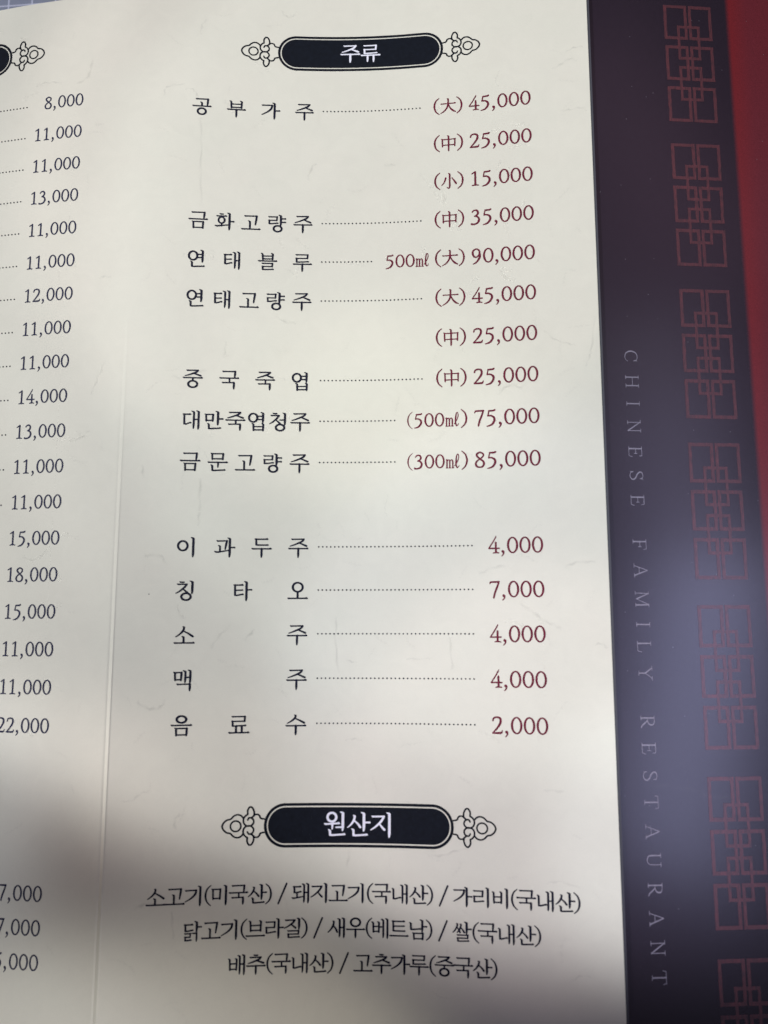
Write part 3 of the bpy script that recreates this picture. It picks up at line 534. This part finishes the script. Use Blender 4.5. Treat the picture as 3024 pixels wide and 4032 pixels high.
capsule(-7.6, -3.448, -1.588, .915, left); ornament(-3.444, -1.588, -1, left)
# fibres in the paper
FIBRES = [[(1.56, 0.27), (1.6, 1.01), (1.61, 1.81), (1.66, 2.66)], [(0.67, -0.19), (0.67, -0.38), (0.79, -0.48), (1.16, -0.56)], [(1.16, -0.42), (1.33, -0.44), (1.45, -0.31), (1.51, -0.19)], [(-2.72, -0.68), (-2.5, -0.75), (-2.21, -0.74), (-1.99, -0.68)], [(-1.21, -1.29), (-1.23, -0.98), (-1.34, -0.74), (-1.61, -0.61)], [(1.5, -1.94), (1.52, -2.2), (1.64, -2.37)], [(-0.29, 0.85), (0.03, 0.66), (0.41, 0.42)], [(4.23, 1.86), (4.34, 1.49), (4.46, 1.43)], [(-0.08, -0.37), (0.05, -0.12), (0.17, -0.0)], [(3.5, -2.78), (3.62, -2.62), (3.79, -2.62), (3.88, -2.77)], [(-0.3, 3.12), (-0.16, 3.1), (0.02, 3.14)], [(10.28, -0.66), (10.48, -0.75), (10.71, -0.87), (10.89, -0.79)], [(10.63, -1.07), (10.82, -1.15), (11.04, -1.15)], [(10.44, 0.47), (10.66, 0.47), (10.94, 0.46), (11.08, 0.57)], [(7.58, 2.17), (7.62, 2.65)], [(6.13, 1.49), (6.42, 1.48)], [(-0.48, 6.6), (-0.61, 6.94), (-0.73, 7.27), (-0.78, 7.44)], [(-1.27, 8.54), (-0.99, 8.46), (-0.79, 8.3)], [(-0.73, 4.55), (-0.61, 4.51), (-0.44, 4.54)], [(1.08, 6.98), (1.41, 7.0), (1.67, 6.88), (1.94, 6.78)], [(3.5, 5.4), (3.72, 5.54), (4.0, 5.57)], [(2.33, 6.08), (2.31, 6.43)], [(1.83, 9.41), (1.84, 10.18)], [(0.5, 9.11), (0.54, 9.44)], [(8.92, 4.39), (9.02, 4.57), (9.29, 4.68)], [(9.91, 5.96), (10.16, 6.21), (10.48, 6.34), (10.63, 6.38)], [(10.82, 6.92), (10.93, 6.66), (10.97, 6.49), (11.08, 5.72)], [(8.8, 7.47), (9.07, 7.26), (9.39, 7.33)], [(-2.3, 11.21), (-2.09, 11.32), (-1.8, 11.22), (-1.61, 11.01)], [(0.61, 11.24), (0.98, 11.23), (1.15, 11.45)], [(1.82, 10.21), (1.83, 10.53)], [(0.59, 14.49), (0.85, 14.64), (1.1, 14.62), (1.22, 14.45)], [(2.18, 13.33), (2.35, 13.07), (2.63, 12.78)], [(2.93, 13.15), (3.16, 12.89)], [(5.03, 12.6), (5.01, 13.18), (5.09, 13.91)], [(5.25, 13.6), (5.49, 13.65)], [(5.24, 15.37), (5.45, 15.34), (5.63, 15.39)], [(1.4, 12.29), (1.46, 12.55), (1.59, 12.63)], [(8.3, 11.66), (8.62, 11.51), (8.98, 11.47)], [(10.21, 11.53), (10.47, 11.42), (10.89, 11.41)], [(9.17, 12.3), (9.47, 12.5), (9.72, 12.71), (9.97, 12.81), (10.12, 12.91)], [(7.62, 13.07), (7.67, 13.79)], [(6.62, 13.57), (7.17, 13.56)], [(10.78, 13.24), (10.95, 13.21), (11.07, 13.31)], [(0.34, 16.62), (0.58, 16.6), (0.77, 16.46), (0.97, 16.41)], [(1.51, 18.93), (1.57, 19.5)], [(1.55, 17.26), (1.51, 17.06), (1.63, 16.89)], [(5.3, 18.1), (5.35, 17.73)], [(0.72, 18.86), (0.92, 18.77), (1.21, 18.78)], [(7.09, 17.8), (7.39, 17.8), (7.7, 17.69), (8.0, 17.62)], [(9.62, 16.35), (10.06, 16.37)], [(10.04, 20.23), (10.28, 20.07), (10.51, 20.08)], [(9.62, 18.28), (9.91, 18.22), (10.34, 18.33)]]
def strands(name, curves, m, parent, fn, e, wmin, wmax, amin, amax, kind=None):
    S, Vv, F, A = [], [], [], []
    for c in curves:
        P = catmull([(a, b, 0) for a, b in c], 7) if len(c) > 2 else [(c[0][0]+(c[1][0]-c[0][0])*t/8, c[0][1]+(c[1][1]-c[0][1])*t/8, 0) for t in range(9)]
        P = np.array(P)[:, :2]; n = len(P); T = np.gradient(P, axis=0); T /= np.linalg.norm(T, axis=1)[:, None]+1e-9; N = np.stack([-T[:, 1], T[:, 0]], 1)
        w = random.uniform(wmin, wmax); al = random.uniform(amin, amax); ph = random.uniform(0, 9); o = len(S)
        for i in range(n):
            ww = w*(.6+.5*abs(math.sin(ph+i*.7))); f = math.sin(math.pi*(i+.6)/(n+.2))**.6*(.65+.35*math.sin(ph*3+i*.9))
            jit = N[i]*.012*math.sin(ph+i*1.3)
            for k, a in ((-1, 0), (0, 1), (1, 0)): q = P[i]+jit+N[i]*ww*k; S.append(q[0]); Vv.append(q[1]); A.append(max(0, a*f*al))
        for i in range(n-1):
            for k in (0, 1): q = o+i*3+k; F.append((q, q+3, q+4, q+1))
    o = mesh_obj(name, fn(np.array(S), np.array(Vv), e), F, m, parent, None, True, kind)
    at = o.data.attributes.new('fade', 'FLOAT', 'POINT'); at.data.foreach_set('value', np.array(A, np.float32)); return o
def rand_fibres(n, s0, s1):
    out = []
    for _ in range(n):
        s, v, a = random.uniform(s0, s1), random.uniform(TOP+.1, BOT-.5), random.uniform(0, 2*math.pi); L = random.uniform(.15, .6); bend = random.uniform(-1.2, 1.2); c = []
        for k in range(5): c.append((s, v)); s += math.cos(a)*L/4; v += math.sin(a)*L/4; a += bend/4+random.uniform(-.3, .3)
        if all(s0 < p[0] < s1 and abs(p[0]) > .15 for p in c): out.append(c)
    return out
FR_ = [c for c in FIBRES if min(p[0] for p in c) > .12]; FL_ = [c for c in FIBRES if max(p[0] for p in c) < -.15]
strands('paper_fibres', FR_, FIB, right, page_pt, .003, .03, .055, .10, .18, 'stuff')
strands('paper_fibres', FL_, FIB, left, page_pt, .003, .03, .055, .10, .18, 'stuff')
strands('paper_fibres', rand_fibres(230, .2, ES-.15), FIB, right, page_pt, .0042, .02, .05, .02, .07, 'stuff')
strands('paper_fibres', rand_fibres(80, -5.5, -.2), FIB, left, page_pt, .0042, .02, .05, .02, .07, 'stuff')
sp = [(.767+.014*math.cos(k), 12.105-.011*math.sin(k)) for k in (0, .9, 1.9, 2.8, 3.9, 5.2)]
mesh_obj('ink_speck', page_pt(np.array([a for a, b in sp]), np.array([b for a, b in sp]), .006), [tuple(range(6))], INK, right)
# cover flap: lattice motifs and lettering
def motif(v0):
    R = []                                  # outlined rectangles: u0, u1, w0, w1, line width
    for w0_, w1_ in ((0, .93), (1.10, 2.03), (2.20, 3.13)):
        R += [(0, .59, w0_, w1_, .070), (.628, 1.218, w0_, w1_, .070)]
    R += [(.325, .90, .55, 1.47, .062), (.325, .90, 1.65, 2.57, .062)]
    B = []
    for a, b, c, d, t in [(*q[:4], q[4]*1.1) for q in R]: B += [(a, b, c, c+t*1.05), (a, b, d-t*1.05, d), (a, a+t, c, d), (b-t, b, c, d)]
    us = sorted({round(x, 4) for q in B for x in q[:2]}); ws = sorted({round(x, 4) for q in B for x in q[2:]})
    ids = {}; S = []; Vv = []; F = []
    def vid(a, b):
        if (a, b) not in ids: ids[(a, b)] = len(S); S.append(us[a]+1.9478+random.uniform(-.004, .004)); Vv.append(ws[b]+v0+random.uniform(-.004, .004))
        return ids[(a, b)]
    for i in range(len(us)-1):
        for j in range(len(ws)-1):
            x, y = (us[i]+us[i+1])/2, (ws[j]+ws[j+1])/2
            if any(q[0] < x < q[1] and q[2] < y < q[3] for q in B): F.append((vid(i, j+1), vid(i+1, j+1), vid(i+1, j), vid(i, j)))
    return mesh_obj('lattice_motif', flap_pt(np.array(S), np.array(Vv), .004), F, LATT, flap, np.stack([S, Vv], -1))
for i in range(7): motif(-2.4538+3.7049*i)
VT = [('C', 6.64), ('H', 7.238), ('I', 7.766), ('N', 8.3), ('E', 8.895), ('S', 9.452), ('E', 10.016), ('F', 11.024), ('A', 11.595), ('M', 12.223), ('I', 12.793), ('L', 13.279), ('Y', 13.85),
      ('R', 14.89), ('E', 15.457), ('S', 16.038), ('T', 16.576), ('A', 17.176), ('U', 17.76), ('R', 18.348), ('A', 18.931), ('N', 19.518), ('T', 20.099)]
def cover_word(lt):
    S, Vv, F = [], [], []
    for ch, v in lt:
        GV, GF = glyph(ch, -.2); o = len(S); sc = .705-.0022*(v-6)
        for x, y in GV: S.append(sc+(50-y)/100*.305); Vv.append(v+(x-46)/100*.335)
        F += [tuple(o+i for i in f) for f in GF]
    S = np.array(S); Vv = np.array(Vv)
    F = [tuple(reversed(f)) for f in F]
    return mesh_obj('cover_word', flap_pt(S, Vv, .004), F, SILVER, flap, np.stack([S, Vv], -1))
for a, b in ((0, 7), (7, 13), (13, 23)): cover_word(VT[a:b])
strands('scratch', [[(0.419, 16.246), (1.086, 16.231), (1.595, 16.335), (1.949, 16.451), (2.359, 16.506), (2.597, 16.447)]], SCR, flap, flap_pt, .007, .006, .007, .35, .4)
